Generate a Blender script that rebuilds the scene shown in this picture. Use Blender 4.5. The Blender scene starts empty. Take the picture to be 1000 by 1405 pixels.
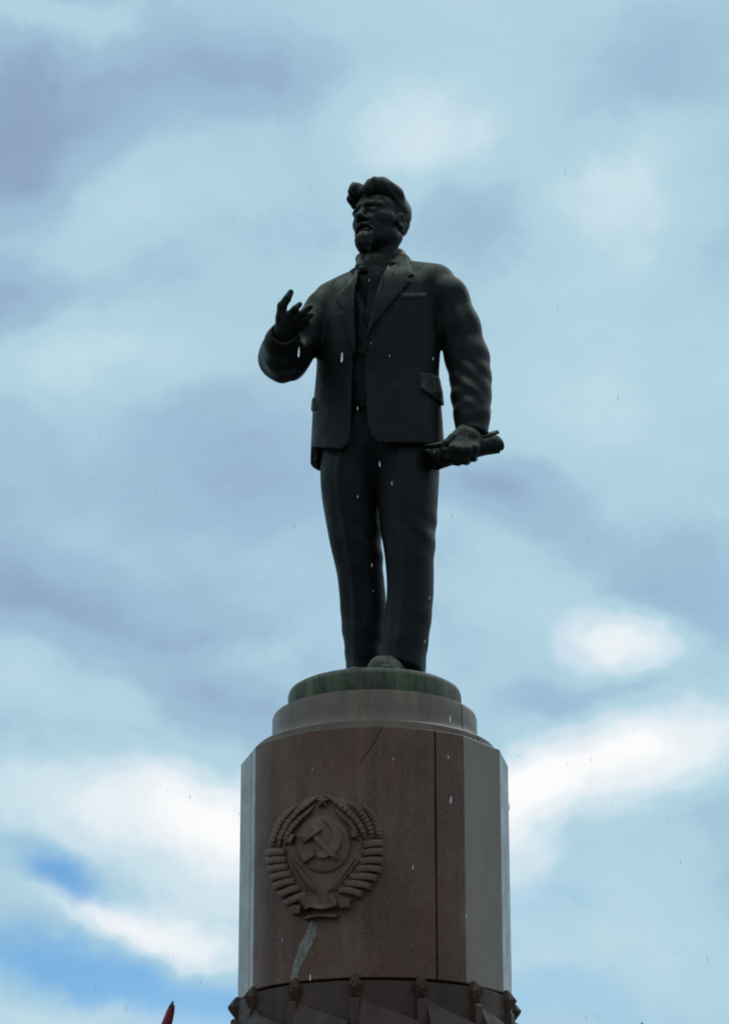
import bpy, bmesh, math, random
import numpy as np
from mathutils import Vector, Matrix

# ------------------------------------------------------------------ camera
F_PX, TILT, EYE, D = 3100.0, math.radians(22.0), 1.6, 15.5
PW, PH = 1000.0, 1405.0
ST, CT = math.sin(TILT), math.cos(TILT)
scene = bpy.context.scene
COL = scene.collection
cam_d = bpy.data.cameras.new('camera')
cam_d.sensor_fit = 'VERTICAL'
cam_d.sensor_height = 36.0
cam_d.sensor_width = 36.0
cam_d.lens = F_PX / PH * 36.0
cam_d.clip_start, cam_d.clip_end = 0.1, 5000
cam = bpy.data.objects.new('camera', cam_d)
cam.location = (0, 0, EYE)
cam.rotation_euler = (math.pi / 2 + TILT, 0, 0)
COL.objects.link(cam)
scene.camera = cam

scene.view_settings.view_transform = 'Standard'
scene.view_settings.look = 'None'
scene.view_settings.exposure = 0.0
scene.view_settings.gamma = 1.0
scene.render.engine = 'CYCLES'
scene.cycles.filter_width = 1.9
scene.render.resolution_x, scene.render.resolution_y = 728, 1024


def ray(px, py):
    """direction with Y component 1 through a photo pixel"""
    a, k = (px - PW / 2) / F_PX, (PH / 2 - py) / F_PX
    y, z = CT - k * ST, ST + k * CT
    return a / y, 1.0, z / y


def W(px, py, dy=0.0):
    x, _, z = ray(px, py)
    Y = D + dy
    return np.array([x * Y, Y, EYE + z * Y])


def z_at(py, dy=0.0):
    return W(500, py, dy)[2]


def mpp(py, dy=0.0):
    """metres per photo pixel at that row, at distance D + dy"""
    Y = D + dy
    return (Y * CT + (z_at(py, dy) - EYE) * ST) / F_PX


def proj(P):
    dep = P[:, 1] * CT + (P[:, 2] - EYE) * ST
    up = -P[:, 1] * ST + (P[:, 2] - EYE) * CT
    return PW / 2 + F_PX * P[:, 0] / dep, PH / 2 - F_PX * up / dep


def azel(px, py):
    d = Vector(ray(px, py)).normalized()
    return math.atan2(d.x, d.y), math.asin(d.z)


# ------------------------------------------------------------------ world
SUN_EL, SUN_AZ = math.radians(45), math.radians(35)     # behind the statue, to the right
world = bpy.data.worlds.new('World')
scene.world = world
world.use_nodes = True
wn, wl = world.node_tree.nodes, world.node_tree.links
wn.clear()


def srgb(r, g, b):
    f = lambda c: (c / 12.92 if c <= .04045 else ((c + .055) / 1.055) ** 2.4)
    return (f(r / 255), f(g / 255), f(b / 255), 1)


def mnode(op, a, b=None, c=None, nodes=None, links=None):
    n = wn.new('ShaderNodeMath')
    n.operation = op
    for i, v in enumerate((a, b, c)):
        if v is None:
            continue
        if isinstance(v, (int, float)):
            n.inputs[i].default_value = v
        else:
            wl.new(v, n.inputs[i])
    return n.outputs[0]


SKY_STRENGTH = 0.1
sky = wn.new('ShaderNodeTexSky')
sky.sky_type = 'NISHITA'
sky.sun_disc = False
sky.sun_elevation = SUN_EL
sky.sun_rotation = SUN_AZ
sky.air_density = 1.0
sky.dust_density = 0.4
sky.ozone_density = 2.0
tc = wn.new('ShaderNodeTexCoord')
sep = wn.new('ShaderNodeSeparateXYZ')
wl.new(tc.outputs['Generated'], sep.inputs[0])
az = mnode('ARCTAN2', sep.outputs[0], sep.outputs[1])
el = mnode('ARCSINE', sep.outputs[2])
# two warp noises give the banks their ragged edges
wmap = wn.new('ShaderNodeMapping')
wmap.inputs['Scale'].default_value = (1, 1, 1.25)
wl.new(tc.outputs['Generated'], wmap.inputs[0])


def noise(scale, detail, rough, dist=0.0, vec=None, off=0.0):
    n = wn.new('ShaderNodeTexNoise')
    n.noise_dimensions = '4D'
    n.inputs['W'].default_value = off
    n.inputs['Scale'].default_value = scale
    n.inputs['Detail'].default_value = detail
    n.inputs['Roughness'].default_value = rough
    n.inputs['Distortion'].default_value = dist
    wl.new(vec or wmap.outputs[0], n.inputs['Vector'])
    return n


warp = noise(9.0, 5, .58, 0.0, None, 1.7)
wsep = wn.new('ShaderNodeSeparateXYZ')
wl.new(warp.outputs['Color'], wsep.inputs[0])
wu = mnode('ADD', az, mnode('MULTIPLY', mnode('SUBTRACT', wsep.outputs[0], .5), .10))
wv = mnode('ADD', el, mnode('MULTIPLY', mnode('SUBTRACT', wsep.outputs[1], .5), .075))
comb = wn.new('ShaderNodeCombineXYZ')
wl.new(wu, comb.inputs[0])
wl.new(wv, comb.inputs[1])


def blob(px, py, rx, ry, rot, amp, total, edge=0.0):
    """a soft bank of cloud (or gap) at a fixed place in the sky"""
    a, e = azel(px, py)
    m = wn.new('ShaderNodeMapping')
    m.vector_type = 'TEXTURE'
    m.inputs['Location'].default_value = (a, e, 0)
    m.inputs['Rotation'].default_value = (0, 0, math.radians(rot))
    m.inputs['Scale'].default_value = (rx / F_PX, ry / F_PX, 1)
    wl.new(comb.outputs[0], m.inputs[0])
    ln = wn.new('ShaderNodeVectorMath')
    ln.operation = 'LENGTH'
    wl.new(m.outputs[0], ln.inputs[0])
    mr = wn.new('ShaderNodeMapRange')
    mr.interpolation_type = 'SMOOTHSTEP'
    mr.inputs['From Min'].default_value = edge
    mr.inputs['From Max'].default_value = 1.35
    mr.inputs['To Min'].default_value = amp
    mr.inputs['To Max'].default_value = 0
    wl.new(ln.outputs['Value'], mr.inputs['Value'])
    return mnode('ADD', total, mr.outputs[0])


fb1 = noise(5.5, 7, .56, .35, None, 4.2)
fb2 = noise(17.0, 7, .60, .2, None, 8.9)
tot = mnode('MULTIPLY_ADD', mnode('SUBTRACT', fb1.outputs['Fac'], .5), .46, .45)
tot = mnode('MULTIPLY_ADD', mnode('SUBTRACT', fb2.outputs['Fac'], .5), .34, tot)
for (x, y, rx, ry, rot, amp) in [
        (30, 190, 200, 150, 12, -.30), (280, 110, 170, 90, 10, -.18), (30, 410, 120, 60, 0, -.20),
        (90, 20, 160, 30, 0, .14), (560, 180, 190, 100, 0, .26), (250, 290, 200, 80, 10, .12), (890, 70, 170, 60, 20, -.08),
        (870, 260, 200, 130, 25, .26), (640, 310, 110, 60, 0, -.09), (130, 505, 220, 60, 8, .14),
        (330, 640, 260, 90, -10, -.16), (800, 500, 280, 140, 0, .13), (690, 690, 150, 60, -15, -.20),
        (960, 800, 110, 80, 20, -.18), (130, 830, 260, 80, -12, -.22), (330, 890, 90, 40, 0, .10), (720, 830, 150, 60, 0, .08),
        (865, 872, 100, 52, 12, .46), (60, 940, 180, 50, 0, .12), (320, 970, 150, 45, -10, -.16),
        (160, 1090, 300, 75, -4, .36), (280, 1170, 130, 110, 0, .34), (170, 1258, 190, 36, -14, .38),
        (750, 975, 110, 40, 10, -.14), (880, 1050, 250, 80, 20, .56), (720, 1130, 90, 120, 0, .32),
        (920, 1165, 160, 60, 15, .06), (880, 1290, 280, 120, 0, .18), (150, 1395, 240, 30, 0, .12)]:
    tot = blob(x, y, rx, ry, rot, amp, tot)
ramp = wn.new('ShaderNodeValToRGB')
ramp.color_ramp.interpolation = 'EASE'
stops = [(0.0, (128, 148, 177)), (.16, (142, 166, 194)), (.36, (158, 190, 214)), (.52, (177, 211, 225)),
         (.70, (206, 227, 237)), (.88, (234, 241, 246)), (1.0, (253, 253, 253))]
els = ramp.color_ramp.elements
for i, (p, c) in enumerate(stops):
    e = els[i] if i < 2 else els.new(p)
    e.position = p
    e.color = srgb(*c)
els[0].position, els[1].position = 0.0, .18
wl.new(tot, ramp.inputs[0])
# clear gaps where the blue shows between the banks
gap = mnode('MULTIPLY_ADD', mnode('SUBTRACT', fb2.outputs['Fac'], .5), .5, 0.0)
for (x, y, rx, ry, rot, amp) in [(110, 1338, 260, 52, -12, .95), (50, 1185, 90, 40, -20, .9),
                                 (760, 1370, 170, 40, 0, .35), (760, 1235, 110, 25, 0, .25), (330, 1385, 90, 50, 0, .5)]:
    gap = blob(x, y, rx, ry, rot, amp, gap, .2)
gapc = wn.new('ShaderNodeClamp')
wl.new(gap, gapc.inputs[0])
scl = wn.new('ShaderNodeVectorMath')
scl.operation = 'SCALE'
wl.new(ramp.outputs[0], scl.inputs[0])
scl.inputs['Scale'].default_value = 1.0 / SKY_STRENGTH
mix = wn.new('ShaderNodeMix')
mix.data_type = 'RGBA'
wl.new(gapc.outputs[0], mix.inputs[0])
wl.new(scl.outputs[0], mix.inputs[6])
hsv = wn.new('ShaderNodeHueSaturation')
hsv.inputs['Saturation'].default_value = 1.45
wl.new(sky.outputs[0], hsv.inputs['Color'])
wl.new(hsv.outputs[0], mix.inputs[7])
bg = wn.new('ShaderNodeBackground')
bg.inputs['Strength'].default_value = SKY_STRENGTH
wl.new(mix.outputs[2], bg.inputs['Color'])
wout = wn.new('ShaderNodeOutputWorld')
wl.new(bg.outputs[0], wout.inputs[0])

sun_d = bpy.data.lights.new('sun', 'SUN')
sun_d.energy = 0.5
sun_d.angle = math.radians(40)
sun_d.color = (1.0, .96, .9)
sun = bpy.data.objects.new('sun', sun_d)
sun.rotation_euler = (math.pi / 2 - SUN_EL, 0, math.pi - SUN_AZ)
sun.location = (0, D, 30)
COL.objects.link(sun)

# ------------------------------------------------------------------ helpers


def tag(o, label=None, cat=None, group=None, kind=None):
    for k, v in (('label', label), ('category', cat), ('group', group), ('kind', kind)):
        if v:
            o[k] = v
    return o


def empty(name, loc):
    o = bpy.data.objects.new(name, None)
    o.location = loc
    COL.objects.link(o)
    return o


def link(name, me, mat, parent=None):
    o = bpy.data.objects.new(name, me)
    COL.objects.link(o)
    if mat:
        me.materials.append(mat)
    if parent:
        o.parent = parent
        # geometry is written in world coordinates
        p, M = parent, Matrix.Translation((0, 0, 0))
        loc = Vector((0, 0, 0))
        while p:
            loc += p.location
            p = p.parent
        o.matrix_parent_inverse = Matrix.Translation(-Vector(loc)) if parent.type == 'EMPTY' else Matrix.Identity(4)
    return o


def mesh(name, verts, faces, mat, parent=None, smooth=False, angle=None):
    me = bpy.data.meshes.new(name)
    me.from_pydata([tuple(map(float, v)) for v in verts], [], [tuple(map(int, f)) for f in faces])
    bm = bmesh.new()
    bm.from_mesh(me)
    bmesh.ops.recalc_face_normals(bm, faces=bm.faces)
    bm.to_mesh(me)
    bm.free()
    if smooth:
        me.shade_smooth()
        if angle:
            me.set_sharp_from_angle(angle=math.radians(angle))
    return link(name, me, mat, parent)


class N:
    """tiny node-material helper"""

    def __init__(s, name):
        s.m = bpy.data.materials.new(name)
        s.m.use_nodes = True
        s.t = s.m.node_tree
        s.b = s.t.nodes['Principled BSDF']
        s.tc = s.t.nodes.new('ShaderNodeTexCoord').outputs['Object']
        s.geo = s.t.nodes.new('ShaderNodeNewGeometry')

    def put(s, sock, v):
        if isinstance(v, (int, float)):
            sock.default_value = v
        elif isinstance(v, tuple):
            sock.default_value = v if len(v) != 3 or sock.type == 'VECTOR' else v + (1,)
        else:
            s.t.links.new(v, sock)

    def noise(s, scale, detail=4, rough=.55, vec=None, dist=0):
        n = s.t.nodes.new('ShaderNodeTexNoise')
        n.inputs['Scale'].default_value = scale
        n.inputs['Detail'].default_value = detail
        n.inputs['Roughness'].default_value = rough
        n.inputs['Distortion'].default_value = dist
        s.t.links.new(vec or s.tc, n.inputs['Vector'])
        return n.outputs['Fac']

    def voro(s, scale, vec=None):
        n = s.t.nodes.new('ShaderNodeTexVoronoi')
        n.inputs['Scale'].default_value = scale
        s.t.links.new(vec or s.tc, n.inputs['Vector'])
        return n.outputs['Color']

    def mapping(s, scale, loc=(0, 0, 0)):
        n = s.t.nodes.new('ShaderNodeMapping')
        n.inputs['Scale'].default_value = scale
        n.inputs['Location'].default_value = loc
        s.t.links.new(s.tc, n.inputs[0])
        return n.outputs[0]

    def math(s, op, a, b=0.0):
        n = s.t.nodes.new('ShaderNodeMath')
        n.operation = op
        s.put(n.inputs[0], a)
        s.put(n.inputs[1], b)
        return n.outputs[0]

    def rng(s, v, a, b, c=0.0, d=1.0):
        n = s.t.nodes.new('ShaderNodeMapRange')
        s.put(n.inputs['Value'], v)
        for k, x in zip(('From Min', 'From Max', 'To Min', 'To Max'), (a, b, c, d)):
            n.inputs[k].default_value = x
        return n.outputs[0]

    def mix(s, f, a, b, mode='MIX'):
        n = s.t.nodes.new('ShaderNodeMix')
        n.data_type = 'RGBA'
        n.blend_type = mode
        s.put(n.inputs[0], f)
        s.put(n.inputs[6], a)
        s.put(n.inputs[7], b)
        return n.outputs[2]

    def bump(s, h, strength, dist):
        n = s.t.nodes.new('ShaderNodeBump')
        n.inputs['Strength'].default_value = strength
        n.inputs['Distance'].default_value = dist
        s.t.links.new(h, n.inputs['Height'])
        s.t.links.new(n.outputs[0], s.b.inputs['Normal'])

    def up(s):
        n = s.t.nodes.new('ShaderNodeSeparateXYZ')
        s.t.links.new(s.geo.outputs['Normal'], n.inputs[0])
        return n.outputs[2]

    def set(s, **k):
        for a, v in k.items():
            s.put(s.b.inputs[a.replace('_', ' ')], v)
        return s.m


def granite(name, base, dark, rust, rough, streak=1.2, olive=None, ior=1.35):
    n = N(name)
    big = n.noise(1.1, 6, .62, n.mapping((1, 1, .7)))
    c = n.mix(n.rng(big, .40, .60), base, dark)
    if olive:
        c = n.mix(n.rng(n.noise(1.6, 5, .6, n.mapping((1, 1, .8), (5, 2, 7))), .48, .66, 0, .85), c, olive)
    st = n.noise(2.4, 6, .62, n.mapping((2.6, 2.6, .22)))
    c = n.mix(n.rng(st, .47, .70, 0, .8 * streak), c, tuple(x * .45 for x in dark))
    c = n.mix(n.rng(n.noise(1.9, 7, .68, n.mapping((1, 1, .55), (3, 1, 2))), .50, .68, 0, .85), c, rust)
    sp = n.noise(110, 2, .7)
    c = n.mix(n.rng(sp, .38, .70, .0, .42), c, tuple(x * 1.7 for x in base))
    c = n.mix(n.rng(n.noise(75, 3, .7, n.mapping((1, 1, 1), (9, 4, 1))), .54, .70, 0, .55), c, tuple(x * .45 for x in dark))
    n.bump(n.math('ADD', n.noise(70, 3, .7), n.math('MULTIPLY', n.noise(6, 4, .6), 1.5)), .2, .004)
    r = n.rng(n.noise(5, 5, .6), .3, .7, rough - .07, rough + .12)
    return n.set(Base_Color=c, Roughness=r, IOR=ior)


M_SHAFT = granite('polished_brown_granite', (.215, .096, .058), (.082, .036, .023), (.112, .028, .015), .38, 1.2, (.150, .096, .044))
M_SIDE = granite('polished_granite_lit_side', (.250, .160, .105), (.195, .126, .084), (.190, .112, .070), .24, .3, None, 1.45)  # side facets' brighter sky reflection painted in as a lighter base colour
M_RING = granite('grey_granite', (.215, .135, .090), (.140, .088, .060), (.135, .072, .044), .34, .8, None, 1.40)
M_BAND = granite('dark_red_granite', (.098, .050, .033), (.050, .026, .018), (.075, .022, .013), .55)
M_EMB = granite('carved_granite', (.205, .108, .072), (.130, .070, .048), (.150, .060, .038), .58, .6)
_n = N('dark_joint_mortar')  # near-black mortar colour for the core, joints and crack
M_JOINT = _n.set(Base_Color=_n.mix(_n.noise(30), (.020, .018, .017), (.035, .030, .028)), Roughness=.95)
_n = N('lime_deposit')
M_LIME = _n.set(Base_Color=_n.mix(_n.rng(_n.noise(28, 5, .7), .38, .66), (.32, .27, .21), (.12, .09, .07)), Roughness=.85)


def bronze(name, base, green, amount, low=.06, crust_c=(.225, .190, .130), drip=1.0):
    n = N(name)
    up = n.up()
    pat = n.noise(3.2, 7, .66)
    st = n.noise(2.6, 6, .62, n.mapping((4.2, 4.2, .45)))
    st2 = n.noise(5.5, 6, .66, n.mapping((3.5, 3.5, .35), (2, 7, 1)))
    fine = n.noise(38, 5, .65)
    c = n.mix(n.rng(fine, .3, .7), base, tuple(x * 1.6 for x in base))
    c = n.mix(n.math('MULTIPLY', n.rng(st, .40, .66), amount), c, green)
    # weathered crust lies on what faces the rain, broken up by run-off streaks
    crust = n.math('MULTIPLY', n.rng(up, low, low + .50), n.rng(st2, .34, .52, .1, 1))
    crust = n.math('MULTIPLY', crust, n.rng(pat, .28, .52, .5, 1))
    c = n.mix(n.math('MULTIPLY', crust, .9 * drip), c, crust_c)
    n.bump(n.math('ADD', n.math('MULTIPLY', n.noise(9, 6, .62), 1.8), n.math('MULTIPLY', fine, .6)), .45, .014)
    r = n.rng(pat, .3, .7, .38, .68)
    return n.set(Base_Color=c, Roughness=r, Metallic=.0, IOR=1.27)


M_BRZ = bronze('weathered_bronze', (.0078, .0060, .0050), (.0135, .0155, .0105), .6)
M_HAIR = bronze('weathered_bronze_hair', (.0078, .0062, .0052), (.015, .018, .012), .5)
M_DARK = bronze('dark_bronze', (.0058, .0046, .0040), (.0085, .0095, .007), .4, .15, (.12, .10, .07), .45)
M_SHOE = bronze('shoe_bronze', (.014, .012, .008), (.040, .045, .024), .9)
M_PLINTH = bronze('green_bronze', (.040, .034, .020), (.125, .140, .070), 1.0)

# ------------------------------------------------------------------ ground
me_n = N('plaza_paving')
M_GROUND = me_n.set(Base_Color=me_n.mix(me_n.rng(me_n.noise(1.2, 6, .6), .35, .65), (.075, .072, .068), (.115, .11, .105)), Roughness=.75)
g = mesh('ground', [(-1500, -1500, 0), (1500, -1500, 0), (1500, 1500, 0), (-1500, 1500, 0)], [(0, 1, 2, 3)], M_GROUND)
g['kind'] = 'structure'

# ------------------------------------------------------------------ pedestal
CX = (514 - 500) * mpp(1049)
CX_B = CX


def hit(px, py, R):
    """where the line through a pixel meets the pedestal's upright cylinder of radius R"""
    x, _, z = ray(px, py)
    a = x * x + 1
    b = -2 * (x * CX + D)
    c = CX * CX + D * D - R * R
    s = (-b - math.sqrt(max(b * b - 4 * a * c, 0))) / (2 * a)
    return np.array([x * s, s, EYE + z * s])


def rad(phi):
    return np.array([math.sin(phi), -math.cos(phi), 0.0])


R_SH = 183 * mpp(1049)
R_SHB = 188 * mpp(1375)
R_RING = 140 * mpp(985)
R_LIP = 166 * mpp(1030)
R_PL = 118.5 * mpp(940)
Z_SH1 = z_at(996.5, -R_SH)
Z_SH0 = z_at(1341, -R_SHB)
Z_LIP1 = z_at(986, -R_LIP)
Z_RING1 = z_at(944, -R_RING)
Z_PL1 = z_at(913, -R_PL)
ped = empty('pedestal', (CX, D, 0))
tag(ped, 'tall faceted brown granite pedestal with carved emblem under the bronze statue', 'pedestal')

# plan of the shaft: rounded front, flat facets beyond
FAC = [-117.0, -89.0, -60.3, 39.3, 65.8, 92.0, 120.0]
FLATS = ((-117, -89), (-89, -60.3), (39.3, 65.8), (65.8, 92), (92, 120))
FAC += [f + 360 for f in FAC]


def shaft_r(ph):
    """radius factor at angle ph (degrees)"""
    ph = (ph + 180) % 360 - 180
    for a, b in FLATS:
        if a <= ph <= b:
            h = math.radians((b - a) / 2)
            return math.cos(h) / math.cos(math.radians(ph - (a + b) / 2))
    return 1.0


def stone_arc(name, a0, a1, prof, mat, parent, rf=None, depth=.28, step=2.0, gap=.004, smooth=28, jit=0.0):
    """a cladding stone: profile [(radius, z)] swept from angle a0 to a1, thick, with its own ends"""
    g_ = math.degrees(gap / prof[0][0])
    a0, a1 = a0 + g_, a1 - g_
    angs = sorted(set([a0, a1] + [x for x in FAC if a0 < x < a1 and rf] +
                      list(np.linspace(a0, a1, max(2, int((a1 - a0) / step))))))
    if rf:   # no extra cuts inside flat facets
        angs = [a for a in angs if a in (a0, a1) or a in FAC or not any(
            l < (a + 180) % 360 - 180 < h for l, h in FLATS)]
    bev = .006
    V, Fc = [], []
    n = len(prof) + 2
    for a in angs:
        f = rf(a) if rf else 1.0
        r_ = rad(math.radians(a))
        ring_ = [(prof[0][0] * f - depth, prof[0][1])] + [(r * f, z) for r, z in prof] + [(prof[-1][0] * f - depth, prof[-1][1])]
        side = 1 if a == a0 else (-1 if a == a1 else 0)
        for r, z in ring_:
            q_ = rad(math.radians(a + side * jit * max(0, math.sin(z * 5.1 + a1) + .6 * math.sin(z * 13.7 + a0) + .5 * math.sin(z * 31 + a0)))) if side and jit else r_
            V.append((CX + q_[0] * r, D + q_[1] * r, z))
    m = len(angs)
    for i in range(m - 1):
        for j in range(n):
            k = (j + 1) % n
            Fc.append((i * n + j, (i + 1) * n + j, (i + 1) * n + k, i * n + k))
    Fc.append(tuple(range(n)))
    Fc.append(tuple((m - 1) * n + j for j in range(n))[::-1])
    return mesh(name, V, Fc, mat, parent, True, smooth)


seams = [-68.3, -60.3, 25.2, 39.3, 111.0, 201.0, 291.7]  # tight splits at front facet edges added where the lit-side colour starts
for a, b, g0, g1, mt in zip(seams[:-1], seams[1:], (1, 0, 1, 0, 1, 1), (0, 1, 0, 1, 1, 1), (M_SIDE, M_SHAFT, M_SHAFT, M_SIDE, M_SHAFT, M_SIDE)):
    gg = math.degrees(.0065 / R_SH)
    a, b = a + gg * g0, b - gg * g1
    stone_arc('shaft_stone', a, b, [(R_SHB - .004, Z_SH0), (R_SHB, Z_SH0 + .006)] + [(R_SHB + (R_SH - R_SHB) * t, Z_SH0 + (Z_SH1 - Z_SH0) * t) for t in np.linspace(.02, .98, 34)] + [(R_SH, Z_SH1 - .006), (R_SH - .006, Z_SH1)],
              mt, ped, shaft_r, .3, 2.0, .0002, 11, .16 if b < 30 and g1 else 0.0)
core = []


def drum(name, prof, mat, parent, seg=96, smooth=35):
    V, Fc = [], []
    for r, z in prof:
        for i in range(seg):
            a = 2 * math.pi * i / seg
            V.append((CX + r * math.sin(a), D - r * math.cos(a), z))
    for j in range(len(prof) - 1):
        for i in range(seg):
            k = (i + 1) % seg
            Fc.append((j * seg + i, j * seg + k, (j + 1) * seg + k, (j + 1) * seg + i))
    Fc.append(tuple(range(seg))[::-1])
    Fc.append(tuple((len(prof) - 1) * seg + i for i in range(seg)))
    return mesh(name, V, Fc, mat, parent, True, smooth)


# lip course and ring course
for k in range(2):
    a = 56 - 180 * k
    stone_arc('lip_stone', a - 180, a, [(R_LIP + .0, Z_SH1 + .002), (R_LIP, Z_LIP1 - .012), (R_LIP - .012, Z_LIP1)], M_RING, ped, None, .35, 3, .005)
Hr = Z_RING1 - Z_LIP1
fl = .055
ringp = [(R_RING + fl, Z_LIP1 + .002), (R_RING + fl, Z_LIP1 + .014)]
for t in np.linspace(0, 1, 7)[1:]:
    q = t * math.pi / 2
    ringp.append((R_RING + fl * (1 - math.sin(q)), Z_LIP1 + .014 + Hr * .42 * (1 - math.cos(q))))
ringp += [(R_RING, Z_RING1 - .03), (R_RING - .008, Z_RING1 - .008), (R_RING - .03, Z_RING1)]
for k in range(2):
    a = 56 - 180 * k
    stone_arc('ring_stone', a - 180, a, ringp, M_RING, ped, None, .5, 3, .006, 50)
drum('core', [(R_SHB - .25, Z_SH0 - .5), (R_SH - .16, Z_SH0), (R_SH - .16, Z_SH1 - .02), (R_RING - .1, Z_SH1), (R_RING - .08, Z_RING1 - .015)], M_JOINT, ped, 64)

# carved band at the foot of the shaft: 14 capped posts with slanting slabs between
px_m = mpp(1375)
R_WALL = R_SHB - .004
R_SLAB = R_WALL + 3.5 * px_m
R_POST = R_WALL + 10 * px_m
R_CAP = R_WALL + 15 * px_m
Z_B = Z_SH0 - .012
drum('band_wall', [(R_WALL, Z_B - 1.0), (R_WALL, Z_B - .010), (R_WALL - .012, Z_B)], M_BAND, ped, 112)


def diamond_cap(name, poly, zmid, mat, parent):
    n = len(poly)
    ca = sum(p[0] for p in poly) / n
    V = []
    for lev in range(3):
        for a, z in poly:
            f = max(0.0, 1 - abs(z - zmid) / (17 * px_m))
            s_, r = ((1.0, R_WALL - .02), (1.0, R_WALL + (3 + 5 * f) * px_m), (.42, R_WALL + (6 + 9 * f) * px_m))[lev]
            zz = zmid + (z - zmid) * (1.0 if lev < 2 else .72)
            ph = (ca + (a - ca) * s_) / R_WALL
            V.append((CX + r * math.sin(ph), D - r * math.cos(ph), zz))
    Fc = [(j * n + i, j * n + (i + 1) % n, (j + 1) * n + (i + 1) % n, (j + 1) * n + i) for j in range(2) for i in range(n)]
    Fc += [tuple(2 * n + i for i in range(n)), tuple(range(n))[::-1]]
    return mesh(name, V, Fc, mat, parent)


def cyl_prism(name, poly, r0, r1, mat, parent, bev=.012, inset=.88, batter=0.0):
    """outline [(angle_offset_m, z)] round the pedestal pushed out from r0 to r1 with a worn edge"""
    n = len(poly)
    ca = sum(p[0] for p in poly) / n
    cz = sum(p[1] for p in poly) / n
    V = []
    for r, s in ((r0, 1.0), (r1 - bev, 1.0), (r1, inset)):
        for a, z in poly:
            aa, zz = ca + (a - ca) * s, cz + (z - cz) * s
            ph = aa / R_WALL
            rr = r + (0 if r == r0 else batter * max(0, poly[0][1] - zz))
            V.append((CX + rr * math.sin(ph), D - rr * math.cos(ph), zz))
    Fc = []
    for j in range(2):
        for i in range(n):
            k = (i + 1) % n
            Fc.append((j * n + i, j * n + k, (j + 1) * n + k, (j + 1) * n + i))
    Fc.append(tuple(2 * n + i for i in range(n)))
    Fc.append(tuple(range(n))[::-1])
    return mesh(name, V, Fc, mat, parent)


step = 2 * math.pi / 14 * R_WALL
for k in range(14):
    a0 = math.radians(-8.0) * R_WALL + k * step
    p = px_m * .97
    zt = Z_B + 4 * p
    zt += 3 * p
    cap = [(a0 - 2 * p, zt), (a0 + 2 * p, zt), (a0 + 9.5 * p, zt - 14 * p), (a0 + 8 * p, zt - 20 * p), (a0 + 5.5 * p, zt - 30 * p),
           (a0 - 5.5 * p, zt - 30 * p), (a0 - 8 * p, zt - 20 * p), (a0 - 9.5 * p, zt - 14 * p)]
    diamond_cap('post_cap', cap, zt - 15 * p, M_BAND, ped)
    cyl_prism('post', [(a0 - 6.5 * p, zt - 31.5 * p), (a0 + 6.5 * p, zt - 31.5 * p), (a0 + 6.5 * p, Z_B - .95), (a0 - 6.5 * p, Z_B - .95)], R_WALL - .02, R_POST, M_BAND, ped, .010, .97)
    zl = zt - 31 * p
    poly = [(a0 + 7.0 * p, zl), (a0 + .35 * step, zl - 13 * p), (a0 + .68 * step, zl - 24 * p), (a0 + step - 7.0 * p, zl - 33 * p), (a0 + step - 7.0 * p, Z_B - .93), (a0 + 7.0 * p, Z_B - .93)]
    V, n = [], len(poly)
    Vp = []
    cyl_prism('slanting_slab', poly, R_WALL - .02, R_SLAB, M_BAND, ped, .008, .99, .5)
drum('foot', [(R_CAP + .25, 0), (R_CAP + .25, .5), (R_CAP + .12, .55), (R_CAP + .10, Z_B - 1.3), (R_CAP + .02, Z_B - 1.0)], M_BAND, ped, 64)

# ---- carved emblem, laid on the shaft
EMB_PHI = math.radians(-22)


def em(cx, cy, h):
    px, py = 340 + cx / 4.762, 1070 + cy / 4.762
    R = R_SHB + (R_SH - R_SHB) * .55
    return hit(px, py, R + h)


def strip(name, path, wid, h, base=0.0, prof=((-1, 0), (-.82, .7), (-.4, 1), (.4, 1), (.82, .7), (1, 0)), mat=None, parent=None, n=None, hfun=None, sub=10):
    """relief bar following a path in the emblem's plane"""
    P = np.array(path, float)
    if len(P) > 2:
        t = np.r_[0, np.cumsum(np.hypot(*np.diff(P, axis=0).T))]
        tt = np.linspace(0, t[-1], n or sub * 2)
        # smooth
        Q = np.c_[np.interp(tt, t, P[:, 0]), np.interp(tt, t, P[:, 1])]
        for _ in range(3):
            Q[1:-1] = (Q[:-2] + 2 * Q[1:-1] + Q[2:]) / 4
        P = Q
    else:
        P = np.linspace(P[0], P[1], n or 6)
    m = len(P)
    T = np.gradient(P, axis=0)
    T /= np.linalg.norm(T, axis=1)[:, None]
    Nn = np.c_[-T[:, 1], T[:, 0]]
    wv_ = np.interp(np.linspace(0, 1, m), np.linspace(0, 1, len(wid)), wid) if hasattr(wid, '__len__') else np.full(m, wid)
    V, Fc, k = [], [], len(prof)
    for i in range(m):
        s = i / (m - 1)
        endf = min(1.0, .25 + 6 * min(s, 1 - s))
        hh = h * endf * (hfun(s) if hfun else 1)
        for (o, hf) in prof:
            q = P[i] + Nn[i] * o * wv_[i]
            V.append(em(q[0], q[1], -.012 if (hf == 0 and base == 0) else base + hh * hf))
        if base > 0:
            pass
    for i in range(m - 1):
        for j in range(k - 1):
            Fc.append((i * k + j, i * k + j + 1, (i + 1) * k + j + 1, (i + 1) * k + j))
    Fc.append(tuple(range(k)))
    Fc.append(tuple((m - 1) * k + j for j in range(k)))
    for i in range(m - 1):
        Fc.append((i * k, (i + 1) * k, (i + 1) * k + k - 1, i * k + k - 1))
    return mesh(name, V, Fc, mat or M_EMB, parent, True, 42)


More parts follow.
